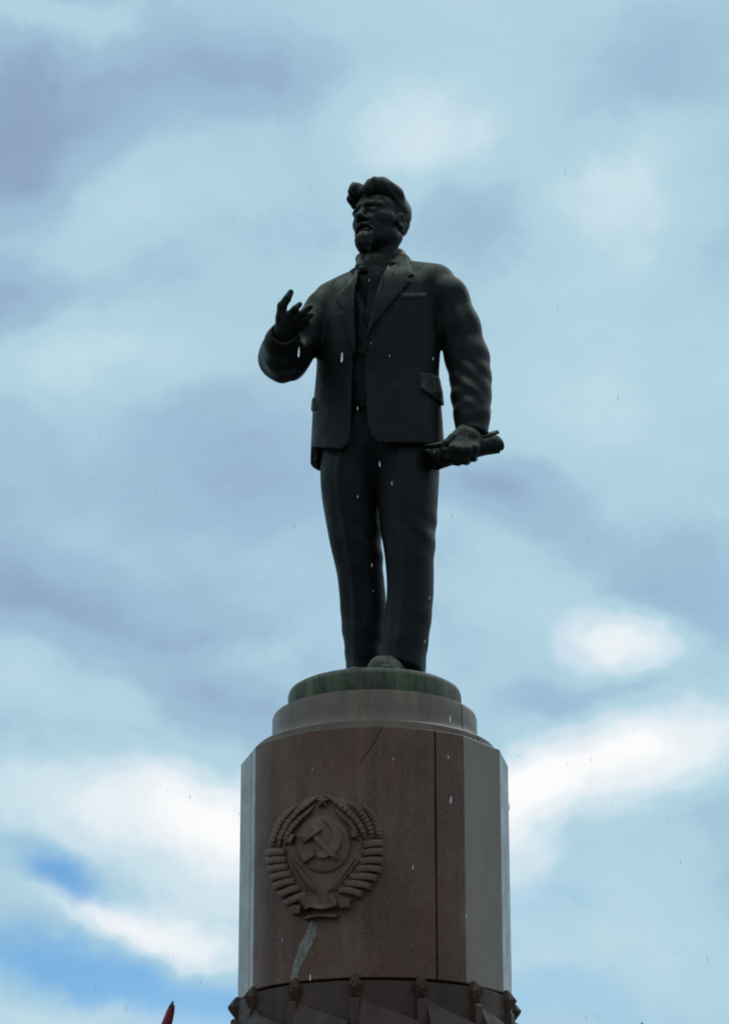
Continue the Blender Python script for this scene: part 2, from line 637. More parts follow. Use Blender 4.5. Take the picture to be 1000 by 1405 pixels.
def dome(name, c, rx, ry, h0, h1, parent, seg=40, rings=6, flat=.55):
    V, Fc = [], []
    lev = [(1.0, -.01), (1.0, h0)] + [(math.cos(q) if q else 1.0, h0 + (h1 - h0) * math.sin(q)) for q in np.linspace(.2, math.pi / 2 * .93, rings)]
    for s, h in lev:
        for i in range(seg):
            a = 2 * math.pi * i / seg
            V.append(em(c[0] + rx * s * math.cos(a), c[1] + ry * s * math.sin(a), h))
    for j in range(len(lev) - 1):
        for i in range(seg):
            k = (i + 1) % seg
            Fc.append((j * seg + i, j * seg + k, (j + 1) * seg + k, (j + 1) * seg + i))
    Fc.append(tuple((len(lev) - 1) * seg + i for i in range(seg)))
    return mesh(name, V, Fc, M_EMB, parent, True, 40)


# backing field
V, Fc = [], []
outl = [(500, 95), (600, 120), (700, 160), (790, 210), (850, 300), (880, 400), (885, 520), (850, 650), (770, 745), (670, 800), (600, 840), (490, 850), (380, 840), (270, 830), (200, 750), (145, 640),
        (122, 520), (135, 440), (165, 350), (220, 240), (310, 165), (400, 115)]
cc = np.array((500, 480))
n = len(outl)
for s, h in ((1.0, -.01), (1.0, .010), (.97, .018), (.6, .018), (.25, .018)):
    for q in outl:
        e_ = cc + (np.array(q) - cc) * s
        V.append(em(e_[0], e_[1], h))
for j in range(4):
    for i in range(n):
        k = (i + 1) % n
        Fc.append((j * n + i, j * n + k, (j + 1) * n + k, (j + 1) * n + i))
Fc.append(tuple(4 * n + i for i in range(n)))
emb = mesh('emblem', V, Fc, M_EMB, ped, True, 40)
tag(emb, 'carved emblem with wheat wreath, globe, hammer and sickle under a star')
B0 = .016
dome('globe', (490, 418), 182, 188, .028, .060, emb)
# wheat ears: three bands each side
grain = lambda s: .72 + .28 * abs(math.sin(s * 34))
for path, w in (([(155, 440), (170, 370), (205, 285), (260, 215), (318, 168)], [20, 24, 24, 22, 12]),
                ([(195, 440), (212, 370), (255, 285), (325, 205), (400, 150), (455, 105)], [18, 24, 24, 22, 20, 8]),
                ([(240, 430), (250, 370), (290, 305), (350, 245), (410, 195), (432, 160)], [14, 20, 22, 20, 16, 8]),
                ([(862, 385), (850, 320), (825, 255), (790, 200), (755, 165)], [22, 26, 26, 22, 10]),
                ([(820, 385), (800, 310), (765, 245), (720, 190), (655, 140)], [20, 25, 26, 22, 10]),
                ([(770, 390), (750, 325), (705, 255), (640, 195), (580, 150), (510, 100)], [18, 24, 24, 22, 18, 8]),
                ([(720, 400), (705, 340), (670, 285), (610, 230), (560, 190)], [14, 20, 20, 18, 8])):
    o = strip('wheat_ear', path, w, .042, B0, parent=emb, n=46, hfun=grain)
# ribbon wraps
lb = [((112, 482), (250, 472)), ((114, 533), (255, 522)), ((124, 588), (268, 570)), ((140, 643), (290, 612)), ((163, 700), (312, 655)), ((196, 757), (345, 700)), ((235, 812), (385, 748))]
rb = [((890, 415), (748, 432)), ((892, 470), (742, 484)), ((888, 530), (722, 538)), ((876, 588), (697, 586)), ((850, 645), (660, 634)), ((812, 700), (620, 678)), ((755, 752), (585, 718))]
for a, b in lb + rb:
    A, Bq = np.array(a, float), np.array(b, float)
    mid = (A + Bq) / 2 + np.array([0, -10 if A[0] < 500 else -10])
    strip('ribbon_wrap', [A, mid, Bq], [26, 27, 22], .060, B0, ((-1, .05), (-.95, .60), (-.6, .92), (0, 1), (.6, .95), (.93, .80), (1, .1)), parent=emb, n=9,
          hfun=lambda s: .62 + .38 * math.sin(math.pi * min(1, .12 + s * 1.0)))
# stalks fanning from the bow
for a, b in (((262, 520), (395, 735)), ((285, 510), (420, 735)), ((310, 540), (440, 740)), ((335, 570), (455, 742)), ((735, 500), (560, 735)), ((700, 505), (545, 735)), ((665, 540), (530, 738)), ((640, 565), (515, 740))):
    strip('wheat_stalk', [a, b], [10, 7], .022, B0, parent=emb, n=8)
# scroll tabs beside the globe
for pts in ([(262, 418), (300, 352)], [(690, 322), (692, 385)]):
    strip('ribbon_tab', pts, 20, .06, B0, parent=emb)
# bow of ribbon at the foot
strip('bow_ribbon', [(345, 822), (400, 790), (460, 812), (520, 802), (580, 770)], [40, 38, 36, 40, 42], .105, B0, ((-1, .75), (-.9, 1), (0, .86), (.9, 1), (1, .2)), parent=emb, n=16,
      hfun=lambda s: .8 + .2 * math.cos(s * 4 * math.pi))
strip('bow_tail', [(275, 858), (310, 842), (352, 848)], [28, 30, 26], .085, 0.004, ((-1, .6), (-.9, 1), (.9, .9), (1, .1)), parent=emb, n=8)
strip('bow_tail', [(585, 815), (630, 800), (672, 808)], [30, 30, 32], .085, 0.004, ((-1, .6), (-.9, 1), (.9, .9), (1, .1)), parent=emb, n=8)
strip('bow_band', [(365, 905), (450, 880), (520, 886), (592, 890)], [14, 14, 14, 16], .06, 0.004, parent=emb, n=10)
# star
V, Fc = [em(487, 138, .085)], []
for i in range(10):
    a = math.pi * i / 5 - math.pi / 2
    r = 50 if i % 2 == 0 else 21
    V.append(em(487 + r * math.cos(a), 138 + r * math.sin(a), .045))
for i in range(10):
    r = 50 if i % 2 == 0 else 21
    a = math.pi * i / 5 - math.pi / 2
    V.append(em(487 + r * math.cos(a), 138 + r * math.sin(a), -.005))
for i in range(10):
    k = (i + 1) % 10
    Fc += [(0, 1 + i, 1 + k), (1 + i, 11 + i, 11 + k, 1 + k)]
mesh('star', V, Fc, M_EMB, emb)
# sickle and hammer standing on the globe
flatp = ((-1, 0), (-.96, .85), (-.85, 1), (.85, 1), (.96, .85), (1, 0))
arc = [(486 + 0, 246)] + [(463 + 122 * math.cos(a), 372 + 118 * math.sin(a)) for a in np.radians(np.linspace(-68, 105, 12))]
strip('sickle', arc, [3, 14, 24, 30, 33, 33, 31, 27, 22], .034, .050, flatp, parent=emb, n=26)
strip('sickle_handle', [(440, 470), (395, 486), (340, 510)], [20, 34, 44], .036, .046, flatp, parent=emb, n=8)
strip('hammer_handle', [(415, 345), (500, 432), (588, 520)], [17, 18, 19], .040, .052, flatp, parent=emb, n=8)
strip('hammer_head', [(345, 392), (470, 302)], [30, 26], .050, .052, flatp, parent=emb, n=5)

# pale lime streak under the emblem
V, Fc = [], []
rnd = random.Random(4)
path = [(430, 1262, 2), (429, 1272, 5), (426, 1283, 8), (420, 1295, 8), (415, 1308, 7.5), (410, 1320, 6), (406, 1330, 5), (404, 1344, 5)]
R_ = R_SHB + (R_SH - R_SHB) * .2
for x, y, w in path:
    for s, h in ((-1, .0015), (-.55, .006), (.5, .006), (1, .0015)):
        q = hit(x + s * w + rnd.uniform(-1.2, 1.2), y, R_SHB + .002)
        V.append(q + rad(math.atan2(q[0] - CX, D - q[1])) * h)
for i in range(len(path) - 1):
    for j in range(3):
        Fc.append((i * 4 + j, i * 4 + j + 1, i * 4 + 5 + j, i * 4 + 4 + j))
mesh('lime_streak', V, Fc, M_LIME, ped, True)

# hairline crack running down from the top edge
V, Fc = [], []
for x, y, w in [(524, 998, 1.1), (519, 1006, 1.0), (516, 1014, .8), (510, 1022, .8), (505, 1031, .7), (497, 1041, .6), (494, 1048, .3)]:
    for sgn in (-1, 1):
        V.append(hit(x + sgn * w + rnd.uniform(-.4, .4), y, R_SH + .0025))
for i in range(6):
    Fc.append((2 * i, 2 * i + 1, 2 * i + 3, 2 * i + 2))
mesh('crack', V, Fc, M_JOINT, ped)
# ------------------------------------------------------------------ distance-field modelling for the figure


def smin(a, b, k):
    h = np.clip(.5 + .5 * (b - a) / k, 0, 1)
    return b + (a - b) * h - k * h * (1 - h)


def smax(a, b, k):
    return -smin(-a, -b, k)


def rcone(P, a, b, ra, rb):
    a, b = np.asarray(a, np.float32), np.asarray(b, np.float32)
    ab = b - a
    t = np.clip(((P - a) @ ab) / float(ab @ ab), 0, 1)
    d = P - a - t[:, None] * ab
    return np.sqrt((d * d).sum(1)) - (ra + (rb - ra) * t)


def chain(P, pts, k=.02):
    """pts: [(point, radius)] joined smoothly"""
    d = None
    for (a, ra), (b, rb) in zip(pts[:-1], pts[1:]):
        e = rcone(P, a, b, ra, rb)
        d = e if d is None else smin(d, e, k)
    return d


def ell(P, c, r, R=None):
    q = P - np.asarray(c, np.float32)
    if R is not None:
        q = q @ R          # columns of R are the ellipsoid's axes
    r = np.asarray(r, np.float32)
    k0 = np.sqrt(((q / r) ** 2).sum(1))
    k1 = np.sqrt(((q / (r * r)) ** 2).sum(1)) + 1e-9
    return np.where(k0 < .05, -float(min(r)), k0 * (k0 - 1) / k1)


def polyd(px, py, poly):
    """signed distance in photo pixels to an outline"""
    d = np.full(px.shape, 1e12)
    s = np.ones(px.shape)
    n = len(poly)
    for i in range(n):
        ax, ay = poly[i]
        bx, by = poly[i - 1]
        ex, ey = bx - ax, by - ay
        wx, wy = px - ax, py - ay
        t = np.clip((wx * ex + wy * ey) / (ex * ex + ey * ey), 0, 1)
        d = np.minimum(d, (wx - ex * t) ** 2 + (wy - ey * t) ** 2)
        c1, c2, c3 = py >= ay, py < by, ex * wy > ey * wx
        flip = (c1 & c2 & c3) | (~c1 & ~c2 & ~c3)
        s = np.where(flip, -s, s)
    return s * np.sqrt(d)


_rs = np.random.RandomState(7)
_K = _rs.normal(size=(14, 3))
_K /= np.linalg.norm(_K, axis=1)[:, None]
_PH = _rs.uniform(0, 6.28, 14)


def wob(P, freq, sx=1, sy=1, sz=1, o=0):
    d = np.zeros(len(P))
    Q = P * np.array([sx, sy, sz]) * freq
    for i in range(7):
        d += np.sin(Q @ _K[(i + o) % 14] * (1 + .23 * i) + _PH[(i + o) % 14])
    return d / 7


class Loft:
    """upright body with elliptical sections read row by row: (py, left px, right px, dy of the centre, half depth)"""

    def __init__(s, rows, yaw, ext=0.0):
        z, cx, cy, a, b = [], [], [], [], []
        for py, L, Rr, dy, hb in rows:
            p = W((L + Rr) / 2, py, dy)
            w = (Rr - L) / 2 * mpp(py, dy)
            aa = math.sqrt(max(w * w - (hb * math.sin(yaw)) ** 2, .01 * w * w)) / math.cos(yaw)
            z.append(p[2]); cx.append(p[0]); cy.append(p[1]); a.append(aa); b.append(hb)
        o = np.argsort(z)
        z = np.array(z)[o]
        zz = np.linspace(z[0], z[-1], 160)
        ker = np.ones(13) / 13
        s.z = zz
        s.tab = []
        for v in (cx, cy, a, b):
            t = np.interp(zz, z, np.array(v)[o])
            s.tab.append(np.convolve(np.pad(t, 6, 'edge'), ker, 'valid'))
        s.c, s.s = math.cos(yaw), math.sin(yaw)
        s.z0, s.z1 = z[0], z[-1]

    def uv(s, P):
        cx, cy, a, b = (np.interp(P[:, 2], s.z, t) for t in s.tab)
        dx, dy = P[:, 0] - cx, P[:, 1] - cy
        u = dx * s.c - dy * s.s        # towards his left
        v = dx * s.s + dy * s.c        # towards his back
        return u, v, a, b

    def __call__(s, P, cap=True, off=0.0):
        u, v, a, b = s.uv(P)
        q = np.sqrt((u / a) ** 2 + (v / b) ** 2) + 1e-9
        g_ = np.sqrt((u / a ** 2) ** 2 + (v / b ** 2) ** 2) + 1e-9
        d = q * (q - 1) / g_
        d = np.where(q < .1, -np.minimum(a, b), d) - off
        if cap:
            d = np.maximum(d, np.maximum(s.z0 - P[:, 2], P[:, 2] - s.z1))
        return d


def sdf_mesh(name, f, lo, hi, h, mat, parent, k=4, relax=1):
    lo, hi = np.array(lo, float), np.array(hi, float)
    nb = np.ceil((hi - lo) / (h * k)).astype(int) + 1
    n = nb * k
    ax = [lo[i] + h * (np.arange(nb[i]) * k + (k - 1) / 2) for i in range(3)]
    G = np.stack(np.meshgrid(*ax, indexing='ij'), -1).reshape(-1, 3).astype(np.float32)
    dc = np.concatenate([f(c) for c in np.array_split(G, max(1, len(G) // 200000))]).reshape(nb)
    near = np.abs(dc) < h * k * 2.0
    val = np.repeat(np.repeat(np.repeat(dc.astype(np.float32), k, 0), k, 1), k, 2)
    nr = np.argwhere(near)
    off = np.stack(np.meshgrid(*[np.arange(k)] * 3, indexing='ij'), -1).reshape(-1, 3)
    idx = (nr[:, None, :] * k + off[None]).reshape(-1, 3)
    out = np.empty(len(idx), np.float32)
    for s in range(0, len(idx), 300000):
        out[s:s + 300000] = f((lo + idx[s:s + 300000] * h).astype(np.float32))
    val[idx[:, 0], idx[:, 1], idx[:, 2]] = out
    # surface nets
    S = val < 0
    c = [S[i:n[0] - 1 + i, j:n[1] - 1 + j, l:n[2] - 1 + l] for i in (0, 1) for j in (0, 1) for l in (0, 1)]
    allv, anyv = c[0].copy(), c[0].copy()
    for q in c[1:]:
        allv &= q
        anyv |= q
    act = np.argwhere(anyv & ~allv)
    vid = np.full(n - 1, -1, np.int32)
    vid[act[:, 0], act[:, 1], act[:, 2]] = np.arange(len(act))
    cor = [(i, j, l) for i in (0, 1) for j in (0, 1) for l in (0, 1)]
    cv = [val[act[:, 0] + i, act[:, 1] + j, act[:, 2] + l] for i, j, l in cor]
    acc = np.zeros((len(act), 3))
    cnt = np.zeros(len(act))
    for a in range(8):
        for b in range(a + 1, 8):
            if sum(abs(cor[a][q] - cor[b][q]) for q in range(3)) != 1:
                continue
            m = (cv[a] < 0) != (cv[b] < 0)
            t = np.where(m, cv[a] / np.where(m, cv[a] - cv[b], 1), 0)
            pa, pb = np.array(cor[a]), np.array(cor[b])
            acc += np.where(m[:, None], pa + t[:, None] * (pb - pa), 0)
            cnt += m
    V = lo + (act + acc / cnt[:, None]) * h
    Fs = []
    for d in range(3):
        e1, e2 = (d + 1) % 3, (d + 2) % 3
        sl0, sl1 = [slice(None)] * 3, [slice(None)] * 3
        sl0[d], sl1[d] = slice(0, -1), slice(1, None)
        ch = S[tuple(sl0)] != S[tuple(sl1)]
        e = np.argwhere(ch)
        ok = (e[:, e1] > 0) & (e[:, e2] > 0) & (e[:, e1] < n[e1] - 1) & (e[:, e2] < n[e2] - 1)
        e = e[ok]
        ins = S[e[:, 0], e[:, 1], e[:, 2]]
        q = []
        for a, b in ((0, 0), (1, 0), (1, 1), (0, 1)):
            w = e.copy()
            w[:, e1] -= a
            w[:, e2] -= b
            q.append(vid[w[:, 0], w[:, 1], w[:, 2]])
        q = np.stack(q, 1)
        q[~ins] = q[~ins][:, ::-1]
        Fs.append(q)
    Fq = np.concatenate(Fs)
    Fq = Fq[(Fq >= 0).all(1)]
    me = bpy.data.meshes.new(name)
    me.vertices.add(len(V))
    me.vertices.foreach_set('co', V.astype(np.float32).ravel())
    me.loops.add(len(Fq) * 4)
    me.loops.foreach_set('vertex_index', Fq.astype(np.int32).ravel())
    me.polygons.add(len(Fq))
    me.polygons.foreach_set('loop_start', np.arange(0, len(Fq) * 4, 4, dtype=np.int32))
    me.polygons.foreach_set('loop_total', np.full(len(Fq), 4, np.int32))
    me.update(calc_edges=True)
    me.validate()
    if relax:
        bm = bmesh.new()
        bm.from_mesh(me)
        for _ in range(relax):
            bmesh.ops.smooth_vert(bm, verts=bm.verts, factor=.35, use_axis_x=True, use_axis_y=True, use_axis_z=True)
        bm.to_mesh(me)
        bm.free()
    me.shade_smooth()
    return link(name, me, mat, parent)


# ------------------------------------------------------------------ the statue
SX = CX
stat = empty('statue', (CX, D, Z_RING1))
tag(stat, 'dark bronze statue of a bearded man in open jacket on round green base', 'statue')
drum('round_base', [(R_PL, Z_RING1 - .02), (R_PL, Z_PL1 - .05), (R_PL - .010, Z_PL1 - .018), (R_PL - .04, Z_PL1)], M_PLINTH, stat, 128, 50)
YAW = math.radians(20)
pm = mpp(500)                      # metres per photo pixel on the figure
FWD = np.array([-math.sin(YAW), -math.cos(YAW), 0])

torso = Loft([(372, 470, 580, .03, .20), (388, 450, 598, .02, .25), (405, 442, 606, .01, .29), (440, 436, 606, 0, .31), (470, 434, 605, 0, .315),
              (500, 433.5, 603, 0, .31), (525, 431.5, 602, 0, .30), (550, 429, 604, 0, .305), (580, 427.5, 607, 0, .315), (612, 426, 609, 0, .325), (650, 425, 610, 0, .33)], YAW)
HEM_Z = z_at(612, -.31)

lap_R = [(498, 357), (489, 366), (483, 385), (463, 405), (462, 412), (470, 425), (467, 432), (474, 455), (482, 476), (486, 492), (488, 470), (486, 430), (487, 400), (492, 372)]
lap_L = [(548, 345), (556, 352), (562, 366), (568, 377), (559, 380), (563, 386), (548, 404), (530, 425), (512, 447), (503, 464), (498, 490), (497, 486), (500, 470), (508, 440), (517, 402), (528, 372), (534, 356)]
openV = [(499, 352), (490, 369), (485, 420), (483, 470), (485, 496), (498, 496), (501, 472), (508, 440), (516, 402), (530, 362), (532, 350)]
gapV = [(485, 486), (498, 486), (500, 520), (502, 560), (504, 582), (509, 598), (520, 609), (535, 640), (462, 640), (469, 617), (477, 610), (481, 600), (482, 585), (482.5, 540)]
flapL = [(577, 514), (590, 514), (625, 528), (625, 566), (607, 556), (596, 546), (583, 538), (578, 533)]
pockB = [(547, 404), (584, 404), (584, 408.5), (547, 410)]

armL = [(W(592, 392, -.10), 29 * pm), (W(612, 410, -.12), 30 * pm), (W(628, 450, -.11), 29.5 * pm), (W(641, 492, -.10), 29 * pm), (W(645.5, 520, -.12), 26.5 * pm),
        (W(646, 545, -.15), 25.5 * pm), (W(647, 570, -.18), 23 * pm), (W(647, 598, -.20), 22 * pm)]
armR = [(W(460, 410, .12), 24 * pm), (W(446, 424, .10), 26 * pm), (W(418, 462, .02), 28 * pm), (W(392, 488, -.08), 31 * pm), (W(388, 491, -.12), 31 * pm),
        (W(386, 484, -.25), 26.5 * pm), (W(387.5, 470, -.42), 22 * pm), (W(389, 459, -.52), 18.5 * pm)]


def bend_folds(P, c, r, amp, freq, dirv):
    """creases that fan out round a bent joint"""
    q = P - np.asarray(c, np.float32)
    d2 = (q * q).sum(1)
    return amp * np.exp(-d2 / (r * r)) * np.sin(q @ np.asarray(dirv, np.float32) * freq + 1.7 * np.sin(q[:, 0] * 14))


def jacket_base(P):
    d = smax(torso(P, False), P[:, 2] - z_at(384, 0), .16)
    d = smin(d, rcone(P, W(503, 386, .03), W(452, 409, .13), 22 * pm, 22 * pm), .10)
    d = smin(d, rcone(P, W(552, 382, 0), W(598, 389, -.10), 26 * pm, 27 * pm), .10)
    return d


def f_jacket(P):
    b = jacket_base(P)
    px, py = proj(P)
    u, v, a, bb = torso.uv(P)
    b = b + .010 * wob(P, 5, 1, 1, .45) * np.clip((1.0), 0, 1)
    # drag folds from the button to the chest
    b = b + .0022 * np.sin((px * .8 + py) * .16 + wob(P, 4)) * np.exp(-((px - 540) / 50) ** 2 - ((py - 505) / 40) ** 2)
    front = v < .02
    pd = lambda poly: polyd(px, py, poly) * pm
    # cut out neck hole
    d = smax(b, -rcone(P, W(520, 330, .0), W(517, 400, -.02), .125, .10), .02)
    hem = HEM_Z + .012 * np.sin(u * 7) - .03 * np.clip(-u, 0, 1)
    inner = torso(P, False, -.05)
    fr = np.where(v < .05, -9.0, 9.0)
    cut = np.maximum(pd(openV), fr)
    d = smax(d, -np.maximum(cut, -(b + .11)), .012)
    cut = np.maximum(pd(gapV), fr)
    d = smax(d, -np.maximum(cut, -(b + .17)), .016)
    for poly, hgt in ((lap_R, .024), (lap_L, .026)):
        d = smin(d, np.maximum(np.maximum(np.maximum(pd(poly), b - hgt), -(b + .08)), fr), .008)
    d = smin(d, np.maximum(np.maximum(pd(flapL), b - .022 * np.clip((py - 512) / 26, 0, 1)), np.maximum(-(b + .05), fr)), .012)
    d = smin(d, np.maximum(np.maximum(pd(pockB), b - .006), np.maximum(-(b + .05), fr)), .010)
    # pocket flap on his right hip, seen edge on
    d = smin(d, np.maximum(np.maximum(pd([(415, 550), (430, 546), (433, 562), (415, 567)]), b - .014), -(b + .05)), .012)
    # collar round the neck
    col = chain(P, [(W(494, 366, -.12), .035), (W(497, 356, .05), .045), (W(520, 352, .17), .05), (W(546, 352, .08), .055), (W(553, 358, -.06), .045), (W(549, 374, -.20), .03)], .04)
    d = smin(d, col, .035)
    # sleeves
    sl = chain(P, armL, .05)
    sl = sl + .005 * wob(P, 8, 1, 1, .6, 3) + bend_folds(P, W(640, 520, -.3), .22, .0045, 42, (.6, 0, 1)) + bend_folds(P, W(645, 565, -.3), .14, .0035, 50, (-.6, 0, 1))
    sl = sl + bend_folds(P, W(632, 425, -.35), .25, .006, 26, (.85, 0, .5))
    zc = W(647, 598, -.20)
    ax = np.array([-.10, -.10, -1.0]); ax /= np.linalg.norm(ax)
    e = (P - zc) @ ax
    sl = smax(sl, e, .008)
    sl = np.maximum(sl, -np.maximum(rcone(P, zc - ax * .07, zc + ax * .3, 16.5 * pm, 16.5 * pm), -.1 - e))
    d = smin(d, sl, .022)
    sr = chain(P, armR, .06)
    sr = sr + .009 * wob(P, 8, 1, 1, 1, 5) + bend_folds(P, W(400, 480, -.2), .24, .014, 42, (.8, -.2, -.5))
    wc = W(389, 457, -.55)
    ax = (W(391, 440, -.70) - W(386, 484, -.25)); ax /= np.linalg.norm(ax)
    e = (P - wc) @ ax
    sr = smax(sr, e, .01)
    sr = np.maximum(sr, -np.maximum(rcone(P, wc - ax * .06, wc + ax * .3, 14.5 * pm, 14.5 * pm), -.1 - e))
    d = smin(d, sr, .03)
    # open underside
    hl = np.interp(px, [425, 470, 478, 505, 518, 585, 609], [613, 617, 616, 603, 607.5, 608, 611])
    back = z_at(650, .30) - P[:, 2]
    und = np.where(v < np.where(px < 445, -.10, .03), (py - hl) * pm, back)
    d = smax(d, np.where((px > 612) | (px < 412), -.05, und), .006)
    d = np.maximum(d, -np.maximum(inner, P[:, 2] - hem - .42))
    return d


def bounds(pts, pad):
    A = np.array(pts)
    return A.min(0) - pad, A.max(0) + pad


lo = np.array([W(352, 500, -.3)[0] - .05, D - 1.0, HEM_Z - .32])
hi = np.array([W(680, 500)[0] + .05, D + .55, z_at(335, 0) + .1])
jk = sdf_mesh('jacket', f_jacket, lo, hi, .0085, M_BRZ, stat)

# buttons on the jacket front
# waistcoat and shirt seen in the opening
vest = Loft([(380, 478, 560, 0, .19), (400, 460, 590, 0, .225), (440, 445, 597, 0, .25), (500, 443, 594, 0, .25), (540, 441, 594, 0, .23), (580, 440, 596, 0, .18)], YAW)


def f_vest(P):
    px, py = proj(P)
    d = vest(P, False)
    d = smin(d, rcone(P, W(520, 372, -.02), W(518, 400, -.03), .13, .2), .08)
    d = d + .006 * wob(P, 9, 1, 1, 2.0, 2)
    fv = np.where(torso.uv(P)[1] < 0, -9.0, 9.0)
    # overlap line, waistcoat neck edge
    vn = [(489, 400), (500, 432), (508, 452), (540, 400), (560, 470), (560, 560), (470, 560), (470, 400)]
    d = smin(d, np.maximum(np.maximum(polyd(px, py, vn) * pm, d - .022), fv), .008)
    for yy in (462, 482, 503, 524):
        c = [492.5 + (yy - 462) * -.02, yy]
        t = W(c[0], c[1], -.5)
        # button sits on the surface
        dirv = np.array(ray(*c))
        for s in np.arange(D - .5, D, .01):
            q = np.array([dirv[0] * s, s, EYE + dirv[2] * s])[None]
            if vest(q, False)[0] < .018:
                t = q[0]
                break
        d = smin(d, ell(P, t, (.026, .020, .026)), .006)
    # knot and tail of a tie
    d = smin(d, np.maximum(np.maximum(polyd(px, py, [(505, 366), (519, 366), (521, 380), (517, 440), (508, 455), (500, 436), (505, 380)]) * pm, d - .018), fv), .01)
    return np.maximum(d, np.maximum(z_at(590, -.2) - P[:, 2], P[:, 2] - z_at(366, -.1)))


sdf_mesh('waistcoat', f_vest, (W(434, 500)[0], D - .5, z_at(600, -.1)), (W(604, 500)[0], D + .32, z_at(355, 0)), .012, M_DARK, stat)

# shirt collar
LEGR = [(560, 446, 560, .04, .17), (612, 441, 545, .05, .20), (650, 439, 521, .06, .235), (680, 441, 521, .07, .23), (700, 444, 521, .08, .22), (750, 453, 524.5, .11, .19), (770, 458, 525, .12, .18), (790, 462.5, 526, .14, .175), (826, 466, 530, .17, .165), (850, 467, 530, .19, .16), (880, 470.5, 528, .21, .165), (905, 473.5, 526, .22, .17), (960, 474, 526, .22, .17)]
LEGL = [(560, 490, 598, .02, .17), (612, 510, 602, -.03, .22), (650, 516, 602, -.07, .245), (680, 518, 600, -.08, .235), (700, 519, 599, -.09, .225), (730, 522, 597.5, -.10, .205), (750, 526.5, 596, -.11, .195), (772, 529, 594, -.12, .19), (800, 531.5, 595, -.12, .185), (826, 530.5, 593.5, -.13, .18), (850, 528, 591.5, -.14, .175), (880, 525, 587.5, -.15, .18), (905, 524, 584, -.15, .19), (960, 524, 582, -.15, .19)]
legR, legL = Loft(LEGR, YAW), Loft(LEGL, math.radians(12))


def f_trousers(P):
    px, py = proj(P)
    r = legR(P, False) + .008 * wob(P, 6, 1, 1, .35, 1)
    l = legL(P, False) + .008 * wob(P, 6, 1, 1, .35, 4)
    # pressed crease down each front, knee and hem folds
    for q, lf in ((0, legR), (1, legL)):
        u, v, a, b = lf.uv(P)
        cr = -.020 * np.exp(-(u / .035) ** 2) * (v < 0)
        low = np.clip((z_at(800) - P[:, 2]) / .5, 0, 1)
        fo = .006 * low * np.sin(P[:, 2] * 34 + 5 * u + 2 * wob(P, 5, 1, 1, 1, q)) * np.clip(wob(P, 7, 1, 1, .5, 2 + q) + .4, 0, 1)
        kn = .006 * np.exp(-((P[:, 2] - z_at(745)) / .16) ** 2) * np.sin(P[:, 2] * 30 + 22 * u + 3 * wob(P, 6, 1, 1, 1, 3)) * np.clip(u * 4 + .5, 0, 1)
        if q == 0:
            r = r + cr + fo + kn
        else:
            l = l + cr + fo + kn
    fork = np.clip((P[:, 2] - z_at(700)) / .5, 0, 1)
    d = smin(r, l, .012)
    dd = smin(r, l, .09)
    d = d + (dd - d) * fork
    # pocket slit and fly
    top = P[:, 2] - z_at(575, 0)
    bot = Z_PL1 + .045 - P[:, 2]
    # hem rides up over the instep
    return smax(np.maximum(d, top), bot + .10 * np.clip((D - .19 - P[:, 1]) / .2, 0, 1), .012)


sdf_mesh('trousers', f_trousers, (W(425, 700)[0], D - .42, Z_PL1 - .02), (W(618, 640)[0], D + .50, z_at(575, 0) + .06), .0115, M_DARK, stat)


def f_shoe(P, heel, toe, s):
    heel, toe = np.array(heel), np.array(toe)
    ax = toe - heel
    L = np.linalg.norm(ax)
    ax /= L
    sd = np.array([-ax[1], ax[0], 0])
    q = P - heel
    t = (q @ ax) / L
    w = np.interp(t, [-.1, .0, .2, .45, .7, .9, 1.0, 1.1], [.05, .095, .105, .105, .125, .105, .07, .02])
    hgt = np.interp(t, [-.1, 0, .25, .5, .7, .88, 1.0, 1.1], [.16, .24, .27, .215, .165, .145, .11, .06])
    y = q @ sd
    z = P[:, 2] - Z_PL1
    e = np.sqrt((y / w) ** 2 + (np.maximum(z, 0) / hgt) ** 2)
    d = (e - 1) * np.minimum(w, hgt) * .9
    d = smax(d, np.maximum(-q @ ax - .06, q @ ax - L - .03), .06)
    d = np.maximum(d, -.02 - z)
    # welt of the sole
    so = np.maximum(np.abs(z - .022) - .024, np.sqrt(y * y) - w - .014)
    so = smax(so, np.maximum(-q @ ax - .07, q @ ax - L - .035), .08)
    return smin(d, so, .008)


toeL, heelL = W(515, 908, -.47), W(564, 908, .02)
toeL[2] = heelL[2] = 0
toeR, heelR = W(484, 908, -.22), W(500, 908, .36)
toeR[2] = heelR[2] = 0
for hl, to in ((heelL, toeL), (heelR, toeR)):
    A, Bq = bounds([hl, to], .22)
    A[2], Bq[2] = Z_PL1 - .05, Z_PL1 + .40
    sdf_mesh('shoe', lambda P, hl=hl, to=to: f_shoe(P, hl, to, 1), A, Bq, .009, M_SHOE, stat)

# ---- body: head, neck, hands (one continuous figure inside the clothes)
HY = math.radians(37)
HP = math.radians(4)
hf = np.array([-math.sin(HY) * math.cos(HP), -math.cos(HY) * math.cos(HP), math.sin(HP)])
hl_ = np.array([math.cos(HY), -math.sin(HY), 0.0])
hu = np.cross(hf, hl_)
hu = hu if hu[2] > 0 else -hu
HC = W(522, 311, -.02)
HS = 2.30
RH = np.stack([hl_, hf, hu], 1)


def hp(l, f, u):
    return HC + HS * (l * hl_ + f * hf + u * hu)


